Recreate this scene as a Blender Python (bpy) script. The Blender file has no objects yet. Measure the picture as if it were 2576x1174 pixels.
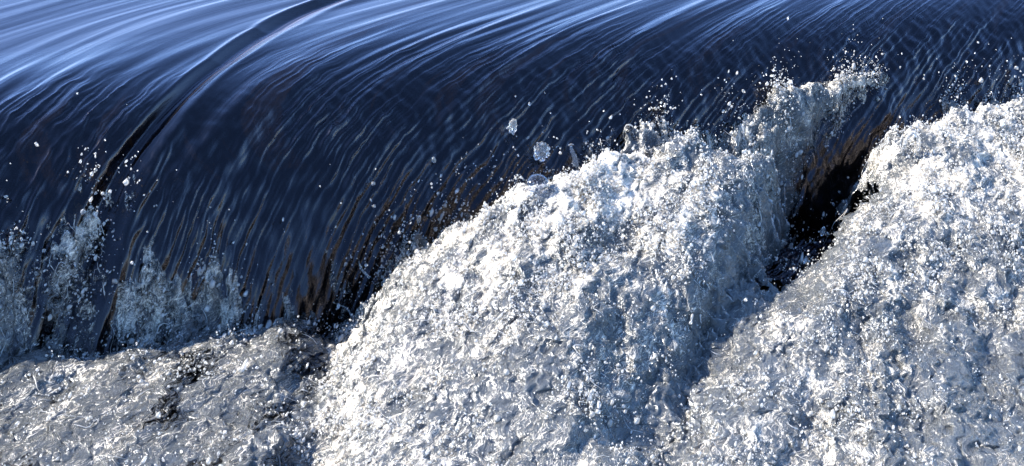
import bpy, math, random
import numpy as np
from mathutils import Vector

random.seed(7)
RNG = np.random.default_rng(11)
S = bpy.context.scene
COL = S.collection
R = math.radians

# ---------------------------------------------------------------- camera
HFOV, PITCH, DIST = R(34), R(23), 5.5
TGT = np.array([0.0, 0.0, -0.25])
FWD = np.array([0.0, math.cos(PITCH), -math.sin(PITCH)])
UPV = np.array([0.0, math.sin(PITCH), math.cos(PITCH)])
RGT = np.array([1.0, 0.0, 0.0])
ROLL = R(3)
RGT, UPV = math.cos(ROLL) * RGT + math.sin(ROLL) * UPV, -math.sin(ROLL) * RGT + math.cos(ROLL) * UPV
CAM = TGT - FWD * DIST
cd = bpy.data.cameras.new('camera'); cam = bpy.data.objects.new('camera', cd); COL.objects.link(cam)
cd.sensor_width = 36; cd.lens = 18 / math.tan(HFOV / 2)
from mathutils import Matrix
cam.matrix_world = Matrix([[RGT[i], UPV[i], -FWD[i], CAM[i]] for i in range(3)] + [[0, 0, 0, 1]])
cd.clip_start = 0.1; cd.clip_end = 2000
S.camera = cam

W0, H0 = 2576.0, 1174.0
TH = math.tan(HFOV / 2)
def ray(px, py):
    x = (px - W0 / 2) / (W0 / 2) * TH; y = (H0 / 2 - py) / (W0 / 2) * TH
    v = FWD + RGT * x + UPV * y
    return v / np.linalg.norm(v)
def at_z(px, py, z):
    v = ray(px, py); return CAM + v * ((z - CAM[2]) / v[2])

# ---------------------------------------------------------------- noise
PERM = np.concatenate([np.random.default_rng(3).permutation(256)] * 3).astype(np.int32)
GR = np.random.default_rng(5).normal(size=(256, 3)); GR /= np.linalg.norm(GR, axis=1)[:, None]
GR = GR.astype(np.float32) * 1.5
def _noise(x, y, z):
    xi = np.floor(x).astype(np.int32); yi = np.floor(y).astype(np.int32); zi = np.floor(z).astype(np.int32)
    xf = (x - xi).astype(np.float32); yf = (y - yi).astype(np.float32); zf = (z - zi).astype(np.float32)
    f = lambda t: t * t * t * (t * (t * 6 - 15) + 10)
    u, v, w = f(xf), f(yf), f(zf)
    xi &= 255; yi &= 255; zi &= 255
    def g(dx, dy, dz):
        h = PERM[PERM[PERM[xi + dx] + yi + dy] + zi + dz]
        gg = GR[h]
        return gg[..., 0] * (xf - dx) + gg[..., 1] * (yf - dy) + gg[..., 2] * (zf - dz)
    l = lambda a, b, t: a + t * (b - a)
    return l(l(l(g(0,0,0), g(1,0,0), u), l(g(0,1,0), g(1,1,0), u), v),
             l(l(g(0,0,1), g(1,0,1), u), l(g(0,1,1), g(1,1,1), u), v), w)
def noise(x, y, z=0.0):
    x = np.asarray(x, dtype=np.float64); y = np.broadcast_to(np.asarray(y, dtype=np.float64), x.shape)
    z = np.broadcast_to(np.asarray(z, dtype=np.float64), x.shape)
    sh = x.shape; x = x.ravel(); y = y.ravel(); z = z.ravel()
    out = np.empty(x.shape, np.float32); n = 400000
    for i in range(0, len(x), n):
        out[i:i+n] = _noise(x[i:i+n], y[i:i+n], z[i:i+n])
    return out.reshape(sh)
def fbm(x, y, z=0.0, o=4, gain=0.5, ridged=False):
    s = 0; a = 1; t = 0
    for i in range(o):
        f = 2.03 ** i
        n = noise(x * f, y * f, z * f + 17.3 * i)
        if ridged: n = 1 - 2 * np.abs(n) * 1.4
        s = s + a * n; t += a; a *= gain
    return s / t
def sstep(a, b, x):
    t = np.clip((x - a) / (b - a), 0, 1); return t * t * (3 - 2 * t)

# ---------------------------------------------------------------- the weir: crest line, streamlines, profile
A0 = at_z(0, 130, 0.0); A1 = at_z(2100, -80, 0.0)
T2 = (A1 - A0)[:2]; T2 /= np.linalg.norm(T2)          # along the crest
N2 = np.array([-T2[1], T2[0]])                         # upstream
O2 = A0[:2]
POOL = -0.85
def ad(x, y):
    rx, ry = x - O2[0], y - O2[1]
    return rx * T2[0] + ry * T2[1], rx * N2[0] + ry * N2[1]
def xy(a, d):
    return O2[0] + a * T2[0] + d * N2[0], O2[1] + a * T2[1] + d * N2[1]
def profile(d):
    k = 0.12
    dd = k * np.logaddexp(0, -d / k)                  # smooth max(0,-d)
    return 0.015 * np.maximum(d, 0) - 0.08 * dd * dd - 0.45 * np.minimum(dd, 1.5) ** 5
def base_z(d):
    s = profile(d); k = 0.035
    return k * np.logaddexp(s / k, POOL / k)
# streamlines: sideways drift per metre of travel, flow comes over the crest from the right
GD = np.array([-6, -1.3, -0.9, -0.7, -0.45, -0.1, 0.3, 0.9, 60.0]); GS = np.array([.9, 1.4, 1.3, 1.15, 1.1, 1.15, 1.6, 2.1, 2.1])
UA = np.concatenate([np.linspace(-160, -4, 200)[:-1], np.linspace(-4, 8, 1600), np.linspace(8, 160, 200)[1:]])
UD = np.concatenate([np.linspace(-7, -1.6, 120)[:-1], np.linspace(-1.6, 2.8, 880), np.linspace(2.8, 62, 240)[1:]])
UT = np.empty((len(UD), len(UA)))
_i0 = int(np.argmin(np.abs(UD + 0.5))); UT[_i0] = UA
_m = 1 + 0.9 * sstep(0.3, 1.8, UA)
for _i in list(range(_i0 + 1, len(UD))) + list(range(_i0 - 1, -1, -1)):
    _p = _i - 1 if _i > _i0 else _i + 1
    _st = (UD[_i] - UD[_p]) * np.interp(0.5 * (UD[_i] + UD[_p]), GD, GS)
    UT[_i] = np.interp(UA - _st * _m, UA, UT[_p])
def uof(a, d):
    a = np.asarray(a, float); d = np.asarray(d, float)
    fi = np.interp(a, UA, np.arange(len(UA))); fj = np.interp(d, UD, np.arange(len(UD)))
    i = np.minimum(fi.astype(int), len(UA) - 2); j = np.minimum(fj.astype(int), len(UD) - 2)
    x = fi - i; y = fj - j
    return (UT[j, i] * (1 - x) + UT[j, i + 1] * x) * (1 - y) + (UT[j + 1, i] * (1 - x) + UT[j + 1, i + 1] * x) * y

def cast(px, py, lift=0.0):
    v = ray(px, py); t = np.linspace(3.0, 12, 6000)
    P = CAM[None] + v[None] * t[:, None]
    a, d = ad(P[:, 0], P[:, 1])
    below = P[:, 2] < base_z(d) + lift
    i = int(np.argmax(below))
    return P[i]

# ---------------------------------------------------------------- helpers
def link(name, mesh, mat, parent=None):
    o = bpy.data.objects.new(name, mesh); COL.objects.link(o)
    if mat: mesh.materials.append(mat)
    if parent: o.parent = parent
    return o
def tag(o, label=None, cat=None, group=None, kind=None):
    if label: o['label'] = label
    if cat: o['category'] = cat
    if group: o['group'] = group
    if kind: o['kind'] = kind
    return o
def quads_mesh(name, V, F, attrs=None, uv=None):
    m = bpy.data.meshes.new(name)
    m.vertices.add(len(V)); m.vertices.foreach_set('co', np.ascontiguousarray(V, np.float32).ravel())
    n = len(F); k = F.shape[1]
    m.loops.add(n * k); m.loops.foreach_set('vertex_index', np.ascontiguousarray(F, np.int32).ravel())
    m.polygons.add(n); m.polygons.foreach_set('loop_start', np.arange(0, n * k, k, dtype=np.int32))
    m.polygons.foreach_set('use_smooth', np.ones(n, bool))
    m.update(calc_edges=True)
    for nm, arr in (attrs or {}).items():
        if arr.ndim == 2:
            at = m.attributes.new(nm, 'FLOAT_VECTOR', 'POINT'); at.data.foreach_set('vector', np.ascontiguousarray(arr, np.float32).ravel())
        else:
            at = m.attributes.new(nm, 'FLOAT', 'POINT'); at.data.foreach_set('value', np.ascontiguousarray(arr, np.float32).ravel())
    return m
def grid_faces(ny, nx, keep=None):
    idx = np.arange(ny * nx).reshape(ny, nx)
    F = np.stack([idx[:-1, :-1], idx[:-1, 1:], idx[1:, 1:], idx[1:, :-1]], -1).reshape(-1, 4)
    if keep is not None:
        k = keep.ravel(); F = F[k[F].any(axis=1)]
    return F
def compact(V, F, attrs):
    used = np.zeros(len(V), bool); used[F.ravel()] = True
    mp = np.cumsum(used) - 1
    return V[used], mp[F], {k: v[used] for k, v in attrs.items()}
def axis(lo, hi, step, far_lo, far_hi, g=1.25):
    core = np.arange(lo, hi + step, step)
    L = []; x = lo; s = step
    while x > far_lo: s *= g; x -= s; L.append(x)
    U = []; x = core[-1]; s = step
    while x < far_hi: s *= g; x += s; U.append(x)
    return np.concatenate([np.array(L[::-1]), core, np.array(U)])

# ---------------------------------------------------------------- materials
class NT:
    def __init__(s, name):
        s.m = bpy.data.materials.new(name); s.m.use_nodes = True; s.t = s.m.node_tree; s.t.nodes.clear()
        s.out = s.t.nodes.new('ShaderNodeOutputMaterial')
    def n(s, ty, **kw):
        nd = s.t.nodes.new(ty)
        ins = kw.pop('ins', {})
        for k, v in kw.items(): setattr(nd, k, v)
        for k, v in ins.items():
            if hasattr(v, 'is_output') or isinstance(v, bpy.types.NodeSocket): s.t.links.new(v, nd.inputs[k])
            else: nd.inputs[k].default_value = v
        return nd
    def math(s, op, a, b=0.0, clamp=False):
        nd = s.n('ShaderNodeMath', operation=op, use_clamp=clamp, ins={0: a, 1: b}); return nd.outputs[0]
    def mapr(s, v, a, b, c=0.0, d=1.0):
        return s.n('ShaderNodeMapRange', ins={0: v, 1: a, 2: b, 3: c, 4: d}).outputs[0]
    def noise(s, vec, scale, detail=3.0, rough=0.55, dist=0.0):
        return s.n('ShaderNodeTexNoise', ins={'Vector': vec, 'Scale': scale, 'Detail': detail, 'Roughness': rough, 'Distortion': dist}).outputs[0]
    def scl(s, vec, x, y, z):
        return s.n('ShaderNodeVectorMath', operation='MULTIPLY', ins={0: vec, 1: (x, y, z)}).outputs[0]
    def attr(s, name):
        return s.n('ShaderNodeAttribute', attribute_name=name)
    def surf(s, sh): s.t.links.new(sh, s.out.inputs[0]); return s.m

def water_sheet_mat():
    k = NT('river_water')
    st = k.attr('stream').outputs['Vector']            # (u, d, 0): along / across the streamlines, metres
    n1 = k.noise(k.scl(st, 60, 5, 1), 1.0, 3, 0.6, 0.4)
    b1 = k.n('ShaderNodeBump', ins={'Strength': 0.15, 'Distance': 0.006, 'Height': n1}).outputs[0]
    fr = k.n('ShaderNodeFresnel', ins={'IOR': 1.41, 'Normal': b1}).outputs[0]
    sp = k.n('ShaderNodeSeparateXYZ', ins={0: st}).outputs[1]
    rg = k.mapr(sp, -0.75, 0.1, 0.15, 0.30)
    gl = k.n('ShaderNodeBsdfGlossy', ins={'Color': (0.90, 0.86, 1, 1), 'Roughness': rg, 'Normal': b1}).outputs[0]
    tr = k.n('ShaderNodeBsdfTransparent', ins={'Color': (0.22, 0.18, 0.115, 1)}).outputs[0]
    mx = k.n('ShaderNodeMixShader', ins={0: fr, 1: tr, 2: gl}).outputs[0]
    return k.surf(mx)

def bed_mat():
    k = NT('weir_bed')
    co = k.n('ShaderNodeTexCoord').outputs['Object']
    a = k.noise(co, 7, 6, 0.6); b = k.noise(co, 26, 5, 0.65, 0.5)
    r = k.n('ShaderNodeValToRGB', ins={0: a}); e = r.color_ramp.elements
    e[0].position = 0.35; e[0].color = (0.003, 0.003, 0.002, 1)
    e[1].position = 0.7; e[1].color = (0.006, 0.0045, 0.0035, 1)
    x = r.color_ramp.elements.new(0.52); x.color = (0.004, 0.0035, 0.002, 1)
    mosc = k.n('ShaderNodeMix', data_type='RGBA', ins={0: k.mapr(b, 0.55, 0.75), 6: r.outputs[0], 7: (0.012, 0.012, 0.003, 1)}).outputs[2]
    bp = k.n('ShaderNodeBump', ins={'Strength': 0.8, 'Distance': 0.02, 'Height': b}).outputs[0]
    p = k.n('ShaderNodeBsdfPrincipled', ins={'Base Color': mosc, 'Roughness': 0.8, 'Normal': bp}).outputs[0]
    return k.surf(p)

def foam_mat():
    k = NT('foam')
    co = k.attr('flow').outputs['Vector']
    den = k.attr('bubbles_shade').outputs['Fac']
    # clear-water / bubbles pattern, drawn out along the flow
    f1 = k.noise(k.scl(co, 15, 4.5, 8), 1.0, 4, 0.6, 0.8)
    f2 = k.noise(k.scl(co, 80, 15, 40), 1.0, 3, 0.6, 1.8)
    f3 = k.noise(k.scl(co, 210, 60, 160), 1.0, 2, 0.6, 1.0)
    cov = k.math('ADD', k.math('MULTIPLY', f1, 2.1), k.math('MULTIPLY', f2, 0.9))
    cov = k.math('ADD', cov, k.math('MULTIPLY', f3, 0.7))
    def vein(sx, sy, sz, dist, width):                          # thin white threads of bubbles
        n = k.noise(k.scl(co, sx, sy, sz), 1.0, 2, 0.5, dist)
        v = k.math('SUBTRACT', 1.0, k.math('MULTIPLY', k.math('ABSOLUTE', k.math('SUBTRACT', n, 0.5)), width), clamp=True)
        return k.math('MULTIPLY', v, v)
    veins = k.math('MULTIPLY', k.math('ADD', vein(34, 7, 18, 1.6, 22), vein(75, 18, 40, 2.2, 16)), k.mapr(f1, 0.35, 0.6, 0.15, 0.5))
    cov = k.math('ADD', cov, veins)
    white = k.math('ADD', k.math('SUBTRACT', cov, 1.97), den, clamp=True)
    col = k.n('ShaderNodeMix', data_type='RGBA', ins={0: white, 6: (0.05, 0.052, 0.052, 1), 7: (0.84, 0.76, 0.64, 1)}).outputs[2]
    sm = k.mapr(k.noise(k.scl(co, 5, 3.2, 4), 1.0, 3, 0.6, 0.6), 0.40, 0.62, 0.5, 1.0)   # glassy patches between the churned ones
    bp = k.n('ShaderNodeBump', ins={'Strength': sm, 'Distance': 0.012, 'Height': k.math('ADD', f2, k.math('MULTIPLY', veins, 0.5))}).outputs[0]
    p = k.n('ShaderNodeBsdfPrincipled', ins={'Base Color': col, 'Roughness': 0.20, 'IOR': 1.6, 'Normal': bp,
            'Subsurface Weight': 0.8, 'Subsurface Radius': (1.0, 1.0, 1.0), 'Subsurface Scale': 0.05}).outputs[0]
    cv = k.attr('cover').outputs['Fac']
    al = k.math('ADD', cv, k.math('MULTIPLY', k.math('SUBTRACT', k.math('ADD', f1, f2), 1.0), 2.2))
    al = k.mapr(al, 0.25, 0.75)
    t0 = k.n('ShaderNodeBsdfTransparent').outputs[0]
    return k.surf(k.n('ShaderNodeMixShader', ins={0: al, 1: t0, 2: p}).outputs[0])

def drop_mat():
    k = NT('spray')
    df = k.n('ShaderNodeBsdfDiffuse', ins={'Color': (0.80, 0.78, 0.74, 1)}).outputs[0]
    tl = k.n('ShaderNodeBsdfTranslucent', ins={'Color': (0.80, 0.78, 0.74, 1)}).outputs[0]
    t0 = k.n('ShaderNodeBsdfTransparent').outputs[0]
    a = k.n('ShaderNodeMixShader', ins={0: 0.5, 1: df, 2: tl}).outputs[0]
    b = k.n('ShaderNodeMixShader', ins={0: 0.45, 1: t0, 2: a}).outputs[0]
    g = k.n('ShaderNodeBsdfGlossy', ins={'Roughness': 0.12}).outputs[0]
    fr = k.n('ShaderNodeFresnel', ins={'IOR': 1.5}).outputs[0]
    return k.surf(k.n('ShaderNodeMixShader', ins={0: fr, 1: b, 2: g}).outputs[0])

def glass_mat():
    k = NT('clear_water')
    return k.surf(k.n('ShaderNodeBsdfPrincipled', ins={'Base Color': (0.97, 0.98, 1, 1), 'Roughness': 0.04, 'IOR': 1.33, 'Transmission Weight': 1.0}).outputs[0])

M_SHEET, M_BED, M_FOAM, M_DROP, M_GLASS = water_sheet_mat(), bed_mat(), foam_mat(), drop_mat(), glass_mat()

# ---------------------------------------------------------------- river sheet
def build_sheet():
    A = axis(-0.5, 4.6, 0.0042, -25, 30)
    D = np.concatenate([-axis(1.6, 1.65, 0.0042, 1.6, 9)[::-1][:-13], np.arange(-1.6, 0.2, 0.0042), axis(0.2, 2.6, 0.0075, 0.2, 60)])
    Dg, Ag = np.meshgrid(D, A, indexing='ij')
    U = uof(Ag, Dg)
    z = base_z(Dg)
    # how far over the brink
    s = np.clip(-Dg, 0, 1.3)
    up = 1 - sstep(0.15, 0.8, s)
    face = sstep(0.20, 0.85, s) * sstep(-1.6, -1.2, Dg)
    far = np.clip(1 - (np.maximum(Dg, 2.6) - 2.6) / 4, 0, 1)
    mid = sstep(0.05, 0.35, s) * (1 - sstep(0.7, 1.1, s))
    wob = 0.05 * noise(U * 2.2, Dg * 1.6, 4.0)
    Uw = U + wob
    pat = 0.75 + 0.7 * noise(Ag * 1.3, Dg * 1.3, 9)
    h = 0.010 * noise(Uw * 3.0, Dg * 0.7, 0.5)
    h += 0.0045 * noise(Uw * 8.0, Dg * 1.5, 1.5) * (0.6 + pat * 0.5)
    h += 0.0017 * noise(Uw * 19, Dg * 3.2, 2.5) * pat
    h += mid * 0.011 * noise(Uw * 5, Dg * 1.3, 2.7)
    h += mid * pat * (0.010 * noise(Uw * 10, Dg * 2.0, 2.8) + 0.0016 * noise(Uw * 26, Dg * 3.5, 2.9))
    h += 0.0008 * noise(Uw * 55, Dg * 4.5, 3.5) * face
    # wavy capillary strands on the face
    wv = 0.022 * noise(Ag * 8, Dg * 8, 6.0) + 0.010 * face * noise(Ag * 24, Dg * 24, 7.0)
    r1 = 1 - np.abs(noise((U + wv) * 17, Dg * 2.2, 8.0)) * 2.2
    r2 = 1 - np.abs(noise((U + wv * 1.2) * 34, Dg * 3.2, 9.0)) * 2.2
    amp = face * np.clip(0.75 + 1.7 * fbm(Ag * 2.4, Dg * 2.4, 12.0, 3), 0.08, 2.2)
    h += amp * (0.009 * np.clip(r1, 0, 1) ** 2 + 0.0055 * np.clip(r2, 0, 1) ** 3)
    h += face ** 4 * 0.008 * noise(Ag * 22, Dg * 22, 13.0)
    h *= far
    pool = sstep(-1.15, -1.45, Dg) * far
    h += pool * (0.05 * noise(Ag * 5, Dg * 5, 14.0) + 0.03 * noise(Ag * 13, Dg * 13, 15.0) + 0.012 * noise(Ag * 40, Dg * 40, 16.0))
    # the furrow: a trough with two raised lips that runs down the sheet
    g0 = np.array(GU)
    ug = np.interp(Dg, g0[:, 0], g0[:, 1]); w = 1.0 * np.interp(Dg, g0[:, 0], g0[:, 2])
    q = (U - ug) / w
    h = h * (1 - 0.9 * np.exp(-(q / 1.2) ** 4))
    qs = np.linspace(-3, 3, 601); _t = np.interp(qs, [-1.5, -1.05, -0.7, -0.45, 0.0, 0.8, 1.15, 1.5, 2.0], [0, .06, -.16, -.27, -.22, -.03, .04, .02, 0])
    _t = np.convolve(_t, np.hanning(61) / np.hanning(61).sum(), 'same'); tro = np.interp(q, qs, _t)
    h += w * (1.9 * tro + 0.04 * np.exp(-((q + 0.2 + 0.2 * noise(Dg * 5, Dg * 0, 1)) / 0.12) ** 2) + 0.03 * np.exp(-((q - 0.35 + 0.2 * noise(Dg * 7, Dg * 0, 2)) / 0.12) ** 2))
    # displace along the profile's normal
    e = 1e-3
    sl = (base_z(D + e) - base_z(D - e)) / (2 * e)
    nd, nz = -sl / np.sqrt(1 + sl * sl), 1 / np.sqrt(1 + sl * sl)
    d2 = Dg + nd[:, None] * h
    X, Y = xy(Ag, d2)
    V = np.stack([X, Y, z + nz[:, None] * h], -1).reshape(-1, 3)
    F = grid_faces(*Dg.shape)
    m = quads_mesh('river', V, F, {'stream': np.stack([U, Dg, 0 * U], -1).reshape(-1, 3)})
    return tag(link('river_water', m, M_SHEET), 'dark blue river water sliding in streaks over the weir crest', 'water', kind='structure')

# furrow path from where it shows: (d, u, half width)
GU = []
for px, py, w in ((1010, -60, .06), (850, -5, .06), (700, 65, .065), (580, 140, .07), (480, 220, .075), (400, 310, .08), (330, 410, .085), (280, 520, .09), (235, 640, .10), (195, 760, .10)):
    P = cast(px, py); a, d = ad(P[0], P[1]); GU.append((d, uof(a, d), w))
GU.sort()
build_sheet()

# ---------------------------------------------------------------- weir bed under the sheet
def build_bed():
    A = axis(-0.6, 4.4, 0.03, -25, 30); D = axis(-1.6, 2.8, 0.03, -20, 60)
    Dg, Ag = np.meshgrid(D, A, indexing='ij')
    h = 0.016 * fbm(Ag * 4, Dg * 4, 3.0, 4)
    z = np.maximum(profile(Dg - 0.05), POOL - 0.5) - 0.10 + h
    X, Y = xy(Ag, Dg)
    m = quads_mesh('weir', np.stack([X, Y, z], -1).reshape(-1, 3), grid_faces(*Dg.shape))
    return tag(link('weir', m, M_BED), 'dark mossy brown weir sill seen faintly through the sliding water', 'weir', kind='structure')
build_bed()

# ---------------------------------------------------------------- foam
def poly(pts, lift):
    return np.array([cast(x, y, lift)[:2] for x, y in pts])
def sdf(X, Y, P):
    x = X.ravel(); y = Y.ravel(); d2 = np.full(x.shape, 1e9); ins = np.zeros(x.shape, bool)
    n = len(P)
    for i in range(n):
        ax, ay = P[i]; bx, by = P[(i + 1) % n]
        ex, ey = bx - ax, by - ay
        t = np.clip(((x - ax) * ex + (y - ay) * ey) / (ex * ex + ey * ey + 1e-12), 0, 1)
        d2 = np.minimum(d2, (x - ax - t * ex) ** 2 + (y - ay - t * ey) ** 2)
        c = (ay > y) != (by > y)
        with np.errstate(divide='ignore', invalid='ignore'):
            ins ^= c & (x < (bx - ax) * (y - ay) / (by - ay + 1e-12) + ax)
    s = np.sqrt(d2); s[~ins] *= -1
    return s.reshape(X.shape)

def castf(px, py):
    v = ray(px, py); t = np.linspace(3.0, 12, 6000); P = CAM[None] + v[None] * t[:, None]
    a, d = ad(P[:, 0], P[:, 1])
    z = np.maximum(base_z(d) + 0.05, -0.18 + 0.30 * (np.minimum(d, -0.7) + 0.7))
    return P[int(np.argmax(P[:, 2] < z))]
def polyf(pts): return np.array([castf(x, y)[:2] for x, y in pts])
def pld(X, Y, P):
    d2 = np.full(X.shape, 1e9)
    for (ax, ay), (bx, by) in zip(P[:-1], P[1:]):
        ex, ey = bx - ax, by - ay
        t = np.clip(((X - ax) * ex + (Y - ay) * ey) / (ex * ex + ey * ey + 1e-12), 0, 1)
        d2 = np.minimum(d2, (X - ax - t * ex) ** 2 + (Y - ay - t * ey) ** 2)
    return np.sqrt(d2)

CHAN = [(2240, 300), (2110, 460), (2010, 610), (1940, 710)]
CHANL = [(2160, 390), (2080, 490), (2000, 600), (1930, 700), (1800, 860), (1680, 1000), (1600, 1110)]
PLUME = [(1850, 500), (1950, 390), (2040, 310), (2130, 245), (2230, 200)]
CHAN2 = [(850, 790), (770, 930), (720, 1020)]
RIDGES = [([(1040, 590), (1120, 660), (1180, 720), (1260, 740)], .035), ([(860, 930), (930, 1010), (1010, 1090)], .04), ([(1320, 700), (1450, 560), (1530, 430)], .07),
          ([(2070, 1010), (2130, 1080), (2150, 1150)], .04), ([(1490, 1040), (1570, 1010)], .04), ([(2330, 760), (2420, 830)], .03)]
MID = [(840, 830), (900, 720), (980, 620), (1040, 570), (1190, 520), (1330, 480), (1430, 390), (1560, 320), (1660, 270), (1760, 295), (1800, 440), (1880, 440), (1930, 380), (2080, 480), (2010, 600), (2060, 700), (2000, 850), (1900, 1000), (1800, 1750), (640, 1750), (720, 1080), (800, 930)]
RIGHT = [(1400, 1750), (1540, 1000), (1650, 880), (1760, 760), (1900, 690), (2030, 590), (2070, 490), (2080, 420), (2190, 365), (2280, 300), (2400, 230), (2500, 230), (2620, 230), (2800, 220), (2950, 300), (2950, 1750)]
LEFT = [(-300, 670), (0, 610), (80, 590), (160, 570), (225, 530), (290, 500), (255, 600), (220, 690), (240, 780), (330, 740), (450, 720), (560, 750), (640, 780), (720, 800), (800, 770), (870, 740), (1000, 900), (1000, 1750), (-300, 1750)]

def build_foam():
    x = np.arange(-2.5, 3.3, 0.0044); y = np.arange(-2.5, 3.1, 0.0068)
    Y, X = np.meshgrid(y, x, indexing='ij')
    A, D = ad(X, Y)
    # drop what lies well outside the picture or upstream of the brink
    bz = base_z(D)
    U = uof(A, D)
    big = fbm(X * 2.2, Y * 2.2, 1.0, 3)
    edge = 0.08 * fbm(X * 7, Y * 6, 2.0, 3, 0.6) + 0.045 * fbm(X * 30, Y * 24, 2.5, 3, 0.6)
    sm = sdf(X, Y, poly(MID, 0.03)) + edge
    sr = sdf(X, Y, poly(RIGHT, 0.03)) + edge
    sl = sdf(X, Y, poly(LEFT, 0.0)) + edge * 1.8 + 0.03
    l0 = fbm(X * 12, Y * 12, 33.0, 2)
    def th(s, lip, lipw, full, fullw):
        return np.where(s > 0, lip * sstep(0, lipw, s) + full * sstep(0, fullw, s), s * 1.2)
    pl = pld(X, Y, poly(PLUME, 0.02)); pw = 0.135 * (1 - 0.65 * sstep(1.0, 1.6, X))
    sm = np.maximum(sm, pw - pl + 0.4 * edge)
    tm = th(sm, 0.065, 0.07, 0.10, 0.35)
    tr = th(sr, 0.045, 0.08, 0.10, 0.35)
    tl = th(sl, 0.055, 0.10, 0.03, 0.4)
    pp = pw - pl + 0.8 * edge
    tm = np.where(pp > 0, np.maximum(tm, 0.07 * sstep(0, 0.12, pp) * (1 - 0.5 * sstep(1.1, 1.7, X))), tm)
    t = np.maximum(np.maximum(tm, tr), tl)
    s = np.maximum(np.maximum(sm, sr), sl)
    ins = sstep(-0.02, 0.10, s)
    chan = pld(X, Y, poly(CHAN, 0.02)); chl = pld(X, Y, polyf(CHANL)); chan2 = pld(X, Y, poly(CHAN2, 0.0))
    cst = sstep(-0.30, 0.95, Y)
    ridge = np.zeros_like(X)
    for rl, rw in RIDGES:
        ridge = np.maximum(ridge, np.exp(-((pld(X, Y, polyf(rl)) + 0.02 * l0) / rw) ** 2))
    ridge = ridge * np.clip(0.6 + 1.1 * fbm(X * 14, Y * 12, 36.0, 3), 0, 1.2)
    # turbulence
    wu = 0.03 * noise(X * 8, Y * 8, 40.0)
    P, Q = X - 0.25 * Y + wu, Y * 0.42
    lump = fbm(P * 5, Q * 5, 3.0, 3, 0.5)
    l2 = fbm(P * 15, Q * 13, 4.0, 3, 0.55)
    l3 = 1 - np.abs(fbm(P * 30, Q * 26, 5.0, 2, 0.5)) * 2.4
    l4 = fbm(P * 80, Q * 60, 6.0, 2, 0.6)
    hs = np.where(sl > np.maximum(sm, sr), 0.6, 1.0)
    h = t - 0.05 * np.exp(-(chan / 0.09) ** 2) - 0.17 * (0.45 + 0.55 * cst) * np.exp(-(chl / 0.16) ** 2) + 0.014 * ridge + ins * hs * (0.060 * lump + 0.016 * l2 + (0.55 + 0.8 * sstep(-0.2, 0.35, fbm((X - 0.25 * Y) * 3.5, Y * 2.2, 60.0, 3))) * (0.007 * l3 + 0.005 * l4))
    # sideways throw, so that crests lean and overhang
    dx = ins * (0.025 * fbm(X * 9, Y * 9, 21.0, 2) + 0.016 * noise(X * 30, Y * 28, 22.0) + 0.005 * noise(X * 80, Y * 70, 27.0))
    dy = ins * (0.025 * fbm(X * 9, Y * 9, 23.0, 2) + 0.016 * noise(X * 30, Y * 28, 24.0) + 0.005 * noise(X * 80, Y * 70, 28.0))
    sf = np.maximum(sm, sr)
    rise = -0.30 + 0.30 * (np.minimum(D, -0.7) + 0.7)
    rise = rise - 0.24 * (1 - sstep(-0.65, 0.15, X)) * (1 - sstep(0.9, 1.3, Y))
    kk = 0.06; bz = bz + sstep(0.0, 0.27, sf) * (kk * np.logaddexp(bz / kk, rise / kk) - bz)
    rl = -0.84 + 0.03 * (np.minimum(D, -1.0) + 1.0)
    bz = bz + sstep(0.0, 0.30, sl) * (1 - sstep(-0.1, 0.1, sf)) * (0.13 * np.logaddexp(bz / 0.13, rl / 0.13) - bz)
    Z = bz + h
    keep = (h > 0.004) & (s > -0.03)
    V = np.stack([X + dx, Y + dy, Z], -1).reshape(-1, 3)
    # bubbles: dense in the bursts, thinning away from them, along the channels; left foam darkened to look shaded
    smr = np.maximum(sm, sr)
    den = -0.07 + 0.14 * big + 0.10 * sstep(-0.3, 0.3, fbm(X * 4, Y * 4, 31.0, 2))
    for (px, py, r, g) in ((1530, 480, .30, .34), (1280, 640, .28, .26), (1650, 600, .3, .15), (2150, 230, .28, .45), (2480, 420, .45, .30), (2250, 560, .35, .22), (1950, 420, .2, .15), (1540, 1020, .15, .15), (2080, 1000, .2, .10)):
        c = castf(px, py); den = den + g * np.exp(-((X - c[0]) ** 2 + (Y - c[1]) ** 2) / r ** 2)
    den = den - 0.14 * sstep(0.30, 1.0, smr)
    for (px, py, r, g) in ((2560, 1120, .45, .30), (1350, 950, .3, .08)):
        c = castf(px, py); den = den - g * np.exp(-((X - c[0]) ** 2 + (Y - c[1]) ** 2) / r ** 2)
    den = den - 0.50 * np.exp(-(chan / 0.10) ** 2) - 0.12 * np.exp(-(chan / 0.3) ** 2) - 0.50 * (0.45 + 0.55 * cst) * np.exp(-((chl + 0.08 * l0) / 0.17) ** 2) + 0.32 * ridge - 0.15 * (1 - sstep(0.0, 0.07, smr))
    dl_shade = 0.12 - 0.34 * sstep(0.05, 0.24, sl) + 0.28 * fbm(X * 3, Y * 3, 30.0, 3) - 0.45 * np.exp(-(chan2 / 0.09) ** 2)  # shade put into the foam colour: sunlit shelf darker than the steep edge
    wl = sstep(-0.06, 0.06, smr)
    den = den * wl + dl_shade * (1 - wl)
    flow = np.stack([X - 0.25 * Y + 0.02 * noise(X * 6, Y * 6, 44.0), Y, Z], -1).reshape(-1, 3)
    c_mr = 1.5 * sstep(-0.02, 0.12, smr) - 0.5 * np.exp(-(chan / 0.08) ** 2) - 0.95 * cst ** 1.5 * np.exp(-((chl + 0.05 * l0) / 0.085) ** 2)
    c_l = 0.46 + 0.50 * sstep(-0.02, 0.34, sl) + 1.1 * fbm((X - 0.25 * Y) * 6, Y * 3, 34.0, 4) - 0.5 * np.exp(-(chan2 / 0.07) ** 2)
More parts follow.
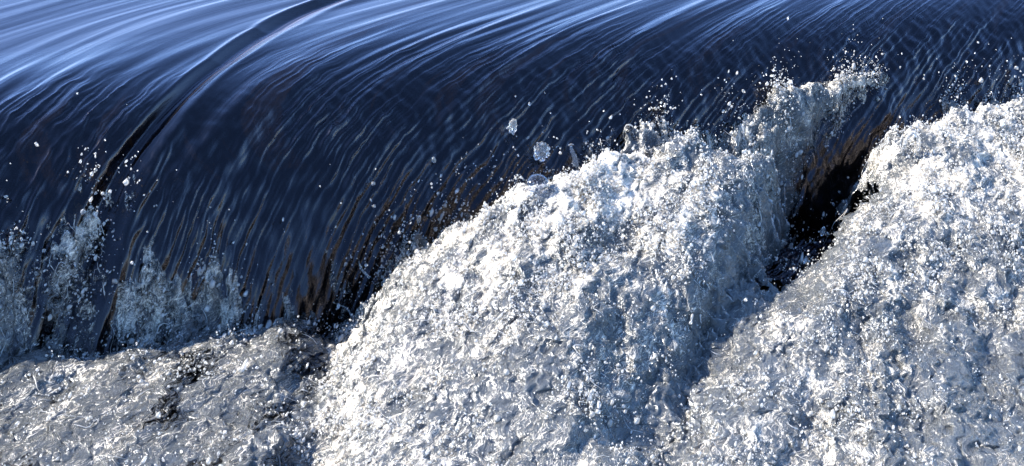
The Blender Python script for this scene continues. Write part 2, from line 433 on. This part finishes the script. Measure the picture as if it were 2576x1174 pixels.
    cover = np.where(smr > -0.03, np.maximum(c_mr, np.where(sl > 0, c_l, -1)), c_l)
    which = np.argmax(np.stack([sl, sm, sr], 0), 0)
    F = grid_faces(*X.shape, keep=keep)
    wf = which.ravel()[F[:, 0]]
    LB = ['thin grey blue foam churning at the foot of the dark fall on the left',
          'bright white foam burst heaped up in the middle below the crest',
          'wide white foam mass boiling at the right edge below the crest']
    for i in range(3):
        Fi = F[wf == i]
        v, f, at = compact(V, Fi, {'flow': flow, 'bubbles_shade': den.ravel(), 'cover': cover.ravel()})
        o = link('foam', quads_mesh('foam', v, f, at), M_FOAM)
        tag(o, LB[i], 'foam', kind='stuff')
    return X, Y, Z, U, D, s, den, sl, smr, chan, ridge, x, y

FX = build_foam()

# ---------------------------------------------------------------- spray: drops and wet threads on and over the foam
def flowdir(a, d):
    v = np.stack([-0.25 + 0 * a, -1 + 0 * a], -1); return v / np.linalg.norm(v, axis=1)[:, None]
ICO = None
def ico():
    global ICO
    if ICO is None:
        import bmesh
        bm = bmesh.new(); bmesh.ops.create_icosphere(bm, subdivisions=1, radius=1.0)
        ICO = (np.array([v.co[:] for v in bm.verts]), np.array([[v.index for v in f.verts] for f in bm.faces])); bm.free()
    return ICO
def many_drops(P, Rr, stretch, dirs):
    V0, F0 = ico(); n = len(P)
    V = V0[None] * Rr[:, None, None] * (1 + 0.22 * RNG.normal(size=(n, len(V0), 1)))
    al = (V * dirs[:, None, :]).sum(-1, keepdims=True)
    V = V + dirs[:, None, :] * al * (stretch[:, None, None] - 1)
    V = V + P[:, None, :]
    F = F0[None] + (np.arange(n) * len(V0))[:, None, None]
    return V.reshape(-1, 3), F.reshape(-1, 3)
def many_threads(P0, D0, L, R0, bow, zf, nseg=7, ns=4):
    n = len(P0); t = np.linspace(0, 1, nseg)
    side = np.stack([-D0[:, 1], D0[:, 0], 0 * L], -1)
    wig = RNG.normal(size=(n, 1)) * 0.10 * L[:, None] * np.sin(t[None] * 6.28 + RNG.uniform(0, 6.28, (n, 1)))
    C = P0[:, None, :] + D0[:, None, :] * (L[:, None] * t[None])[..., None] + side[:, None, :] * (bow[:, None] * L[:, None] * np.sin(t[None] * np.pi) + wig)[..., None]
    off = RNG.exponential(0.006, n)[:, None] + 0.10 * np.abs(bow[:, None]) * L[:, None] * np.sin(t[None] * np.pi)
    C[..., 2] = zf(C[..., 0], C[..., 1]) + off
    rad = R0[:, None] * (0.25 + 0.75 * np.sin(np.clip(t, .03, .97) * np.pi))[None] * (1 + 0.35 * RNG.normal(size=(n, nseg)))
    rad = np.clip(rad, 0.0004, None)
    an = np.arange(ns) * 2 * np.pi / ns
    up = np.array([0, 0, 1.0])
    V = C[:, :, None, :] + rad[:, :, None, None] * (np.cos(an)[None, None, :, None] * side[:, None, None, :] + np.sin(an)[None, None, :, None] * up)
    i = np.arange(nseg - 1)[:, None]; j = np.arange(ns)[None]
    F0 = np.stack([i * ns + j, i * ns + (j + 1) % ns, (i + 1) * ns + (j + 1) % ns, (i + 1) * ns + j], -1).reshape(-1, 4)
    F = F0[None] + (np.arange(n) * nseg * ns)[:, None, None]
    return V.reshape(-1, 3), F.reshape(-1, 4)
def build_spray():
    X, Y, Z, U, D, s, den, sl, smr, chan, ridge, gx, gy = FX
    def zf(px, py):
        fi = np.clip((px - gx[0]) / (gx[1] - gx[0]), 0, len(gx) - 2.001); fj = np.clip((py - gy[0]) / (gy[1] - gy[0]), 0, len(gy) - 2.001)
        i = fi.astype(int); j = fj.astype(int); a = fi - i; b = fj - j
        return (Z[j, i] * (1 - a) + Z[j, i + 1] * a) * (1 - b) + (Z[j + 1, i] * (1 - a) + Z[j + 1, i + 1] * a) * b
    def pick(wt, n):
        c = np.cumsum(wt.ravel()); k = np.searchsorted(c, RNG.uniform(0, c[-1], n)); return k
    inside = sstep(-0.01, 0.03, s)
    patch = sstep(-0.25, 0.3, fbm((X - 0.25 * Y) * 3.5, Y * 2.2, 60.0, 3))
    clump = (0.40 + patch) * np.clip(fbm(X * 6, Y * 5, 50.0, 3) + 0.30, 0.02, 2) ** 2.2
    wt = inside * np.clip(den + 0.25, 0.05, 1) * clump * (D > -3)
    def pts(k, lift):
        return np.stack([X.ravel()[k] + RNG.normal(0, .003, len(k)), Y.ravel()[k] + RNG.normal(0, .003, len(k)), Z.ravel()[k] + lift], -1)
    # threads
    n = 1500; k = pick(wt, n); P = pts(k, 0); a, d = ad(P[:, 0], P[:, 1]); f = flowdir(a, d)
    th = RNG.normal(0, 0.55, n); ff = np.stack([f[:, 0] * np.cos(th) - f[:, 1] * np.sin(th), f[:, 0] * np.sin(th) + f[:, 1] * np.cos(th), 0 * th], -1)
    L = np.clip(RNG.lognormal(math.log(0.038), 0.6, n), 0.012, 0.10)
    V1, F1 = many_threads(P, ff, L, np.clip(RNG.lognormal(math.log(0.0014), 0.5, n), .0006, .005), RNG.normal(0, 0.35, n), zf)
    tag(link('spray', quads_mesh('threads', V1, F1), M_DROP), 'fine wet threads of broken water drawn over the white foam', 'spray', kind='stuff')
    # drops: on the foam, thicker along its ragged upper edge and thrown up over the dark face
    n = 42000; k = pick(wt, n)
    lift = RNG.exponential(0.010, n)
    we = np.where(sl > smr, 0.14, 0.075)
    e = np.exp(-(np.clip(s, -1, 1) / we) ** 2) * (s > -0.10) * np.where(sl > smr, 0.5, 1.0) * clump
    n2 = 15000; k2 = pick(e, n2); lift2 = RNG.exponential(0.035, n2)
    k = np.concatenate([k, k2]); lf = np.concatenate([lift, lift2])
    ok = Z.ravel()[k] + lf > base_z(D).ravel()[k] + 0.012; k = k[ok]; P = pts(k, lf[ok])
    a, d = ad(P[:, 0], P[:, 1]); f = flowdir(a, d)
    dirs = np.concatenate([f, RNG.normal(-0.3, 0.6, (len(k), 1))], 1); dirs /= np.linalg.norm(dirs, axis=1)[:, None]
    r = np.clip(RNG.lognormal(math.log(0.0019), 0.6, len(k)), 0.0008, 0.011)
    V2, F2 = many_drops(P, r, 1 + RNG.exponential(0.6, len(k)), dirs)
    tag(link('spray', quads_mesh('drops', V2, F2), M_DROP), 'countless fine drops sprayed over the foam and its ragged upper edge', 'spray', kind='stuff')
build_spray()

# ---------------------------------------------------------------- single drops, bubbles and jets one can point at
def clear_mat():
    k = NT('splash_water')
    return k.surf(k.n('ShaderNodeBsdfPrincipled', ins={'Base Color': (0.93, 0.93, 0.92, 1), 'Roughness': 0.06, 'IOR': 1.33, 'Transmission Weight': 0.92}).outputs[0])
M_CLEAR = clear_mat()
ZF = None
def surf_point(px, py, lift):
    """first hit of the view ray with foam or sheet, then lifted off it"""
    X, Y, Z, U, D, s_, den, sl, smr, chan, ridge, gx, gy = FX
    v = ray(px, py); t = np.linspace(3.0, 9, 3000); P = CAM[None] + v[None] * t[:, None]
    a, d = ad(P[:, 0], P[:, 1]); zz = base_z(d)
    i = np.clip(((P[:, 0] - gx[0]) / (gx[1] - gx[0])).astype(int), 0, len(gx) - 1); j = np.clip(((P[:, 1] - gy[0]) / (gy[1] - gy[0])).astype(int), 0, len(gy) - 1)
    zz = np.maximum(zz, np.where(s_[j, i] > 0, Z[j, i], -9))
    k = int(np.argmax(P[:, 2] < zz)); p = P[k]
    return p - v * lift
def lumpy(name, r, sub, amp, stretch=(1, 1, 1), fr=2.0, seed=0.0):
    import bmesh
    bm = bmesh.new(); bmesh.ops.create_icosphere(bm, subdivisions=sub, radius=1.0)
    V = np.array([v.co[:] for v in bm.verts]); F = np.array([[v.index for v in f.verts] for f in bm.faces]); bm.free()
    n = noise(V[:, 0] * fr + seed, V[:, 1] * fr, V[:, 2] * fr)
    V = V * (1 + amp * n[:, None]) * np.array(stretch) * r
    return quads_mesh(name, V, F)
def tube(name, C, rad, ns=12):
    C = np.array(C, float); n = len(C); T = np.gradient(C, axis=0); T /= np.linalg.norm(T, axis=1)[:, None]
    A = np.cross(T, np.array([0.3, 1, 0.1])); A /= np.linalg.norm(A, axis=1)[:, None]; B = np.cross(T, A)
    an = np.arange(ns) * 2 * np.pi / ns
    V = C[:, None] + np.array(rad)[:, None, None] * (np.cos(an)[None, :, None] * A[:, None] + np.sin(an)[None, :, None] * B[:, None])
    i = np.arange(n - 1)[:, None]; j = np.arange(ns)[None]
    F = np.stack([i * ns + j, i * ns + (j + 1) % ns, (i + 1) * ns + (j + 1) % ns, (i + 1) * ns + j], -1).reshape(-1, 4)
    return quads_mesh(name, V.reshape(-1, 3), F)
def spline(P, n):
    P = np.array(P, float); t = np.linspace(0, len(P) - 1, n); P2 = np.vstack([2 * P[0] - P[1], P, 2 * P[-1] - P[-2]])
    out = []
    for q in t:
        i = min(int(q), len(P) - 2); f = q - i; a, b, c, d = P2[i:i + 4]
        out.append(0.5 * (2 * b + (c - a) * f + (2 * a - 5 * b + 4 * c - d) * f * f + (3 * b - a - 3 * c + d) * f ** 3))
    return np.array(out)

def add_drops():
    protos = [lumpy('drop', 1.0, 2, 0.25, (1, 1, 1.0 + 0.25 * i), 1.6, 3.1 * i) for i in range(5)]
    for m in protos: m.materials.append(M_CLEAR)
    #        x0    y0    x1    y1   spread  n
    strips = [(960, 560, 1330, 400, 45, 44), (1250, 340, 1420, 300, 50, 8), (1420, 360, 1700, 270, 28, 12), (1780, 270, 1850, 330, 25, 7), (230, 480, 300, 600, 22, 10), (880, 620, 960, 520, 25, 8),
              (2030, 600, 2120, 480, 20, 9), (2200, 400, 2300, 300, 25, 6), (1900, 300, 2200, 160, 25, 10), (330, 790, 700, 830, 40, 12), (100, 600, 200, 640, 40, 7)]
    k = 0
    for x0, y0, x1, y1, sp, n in strips:
        for _ in range(n):
            f = random.random(); px = x0 + (x1 - x0) * f + random.gauss(0, sp); py = y0 + (y1 - y0) * f + random.gauss(0, sp)
            r = min(0.011, random.lognormvariate(math.log(0.0030), 0.5))
            o = bpy.data.objects.new('water_drop', protos[k % 5]); COL.objects.link(o); k += 1
            o.location = surf_point(px, py, r + random.uniform(0.005, 0.07)); o.scale = (r,) * 3
            o.rotation_euler = (random.uniform(-.8, .8), random.uniform(-.8, .8), random.uniform(0, 6))
            tag(o, 'small clear water drop thrown up along the ragged edge of the foam', 'water drop', 'drops of water flung up off the foam')
add_drops()

def place(o, px, py, lift): o.location = surf_point(px, py, lift); return o
# a thin round bubble with a wet skin, and two lumpy gobs
m = lumpy('bubble', 0.048, 4, 0.04, (1, 1, 0.92)); b = place(link('water_bubble', m, M_GLASS), 1352, 468, 0.03)
n0 = len(m.vertices); co = np.empty(n0 * 3); m.vertices.foreach_get('co', co); co = co.reshape(-1, 3)
F = np.array([p.vertices[:] for p in m.polygons])
b.data = quads_mesh('bubble', np.vstack([co, co * 0.965]), np.vstack([F, F[:, ::-1] + n0])); b.data.materials.append(M_GLASS)
tag(b, 'large round clear bubble swelling on the left shoulder of the middle foam', 'bubble')
tag(place(link('water_blob', lumpy('blob', 0.030, 4, 0.45, (1.0, 0.9, 1.15), 2.6), M_CLEAR), 1362, 382, 0.05), 'lumpy clear gob of water hanging in front of the dark fall', 'splash')
tag(place(link('water_blob', lumpy('blob', 0.020, 4, 0.5, (0.7, 0.7, 1.5), 2.2, 5.0), M_CLEAR), 1290, 318, 0.05), 'small tall gob of water alone on the dark fall, higher than the others', 'splash')
# the upright loop on the shoulder of the right foam
p = surf_point(2290, 385, 0.02); q = lambda x, z, y=0.0: p + RGT * x + np.array([0, y, z])
C = spline([q(-.028, -.05), q(-.030, .0), q(-.026, .05), q(-.008, .085), q(.014, .080), q(.028, .045), q(.030, .0, .01), q(.034, -.05, .01)], 60)
rad = 0.0075 * (1 + 0.22 * noise(np.linspace(0, 9, 60), np.zeros(60), 2.0)) * np.interp(np.linspace(0, 1, 60), [0, .15, .5, .85, 1], [1.5, 1.0, 1.15, 1.0, 1.6])
tag(link('water_loop', tube('loop', C, rad), M_CLEAR), 'clear upright loop of water standing on the edge of the right foam', 'splash')
def jet(pts, r, label):
    p0 = surf_point(*pts[0], 0.03); dpx = 3.36 / 2576 * np.linalg.norm(p0 - CAM) / 5.5
    C = spline([p0 + RGT * (x - pts[0][0]) * dpx - UPV * (y - pts[0][1]) * dpx for x, y in pts], 50)
    t = np.linspace(0, 1, 50); rr = r * (1.3 - 0.9 * t + 0.8 * np.exp(-((t - 0.93) / 0.06) ** 2)) * (1 + 0.25 * noise(t * 9, t * 0, 1.0 + r * 900))
    rr[-1] *= 0.15
    tag(link('water_jet', tube('jet', C, rr), M_CLEAR), label, 'splash')
jet([(930, 700), (908, 675), (900, 645), (899, 615)], .004, 'thin upright jet of water at the left edge of the middle foam')
jet([(1448, 420), (1445, 395), (1438, 378), (1436, 362)], .010, 'short stalk of water with a bead on top, rising from the middle foam')
jet([(885, 800), (875, 780), (855, 768), (832, 764)], .0035, 'thin hooked strand of water curling left from the middle foam low down')

# ---------------------------------------------------------------- light
SUN_EL, SUN_AZ = R(36), R(-78)     # azimuth from +Y towards +X
w = bpy.data.worlds.new('World'); S.world = w; w.use_nodes = True
nt = w.node_tree; bg = nt.nodes['Background']
sky = nt.nodes.new('ShaderNodeTexSky'); sky.sky_type = 'NISHITA'; sky.sun_disc = False
sky.sun_elevation = SUN_EL; sky.sun_rotation = SUN_AZ; sky.air_density = 1.0; sky.dust_density = 0.2; sky.ozone_density = 8.0
nt.links.new(sky.outputs[0], bg.inputs[0]); bg.inputs[1].default_value = 0.09
sd = bpy.data.lights.new('sun', 'SUN'); sd.energy = 3.8; sd.angle = R(0.5); sd.color = (1.0, 0.94, 0.84)
so = bpy.data.objects.new('sun', sd); COL.objects.link(so)
dirv = Vector((math.sin(SUN_AZ) * math.cos(SUN_EL), math.cos(SUN_AZ) * math.cos(SUN_EL), math.sin(SUN_EL)))
so.rotation_euler = dirv.to_track_quat('Z', 'Y').to_euler()

S.view_settings.view_transform = 'Standard'; S.view_settings.look = 'None'
S.view_settings.exposure = 2.6; S.view_settings.gamma = 1.0
S.cycles.use_denoising = True; S.cycles.denoiser = 'OPENIMAGEDENOISE'; S.cycles.denoising_input_passes = 'RGB_ALBEDO_NORMAL'; S.cycles.denoising_prefilter = 'ACCURATE'
S.cycles.max_bounces = 8; S.cycles.diffuse_bounces = 3; S.cycles.glossy_bounces = 3; S.cycles.transparent_max_bounces = 12
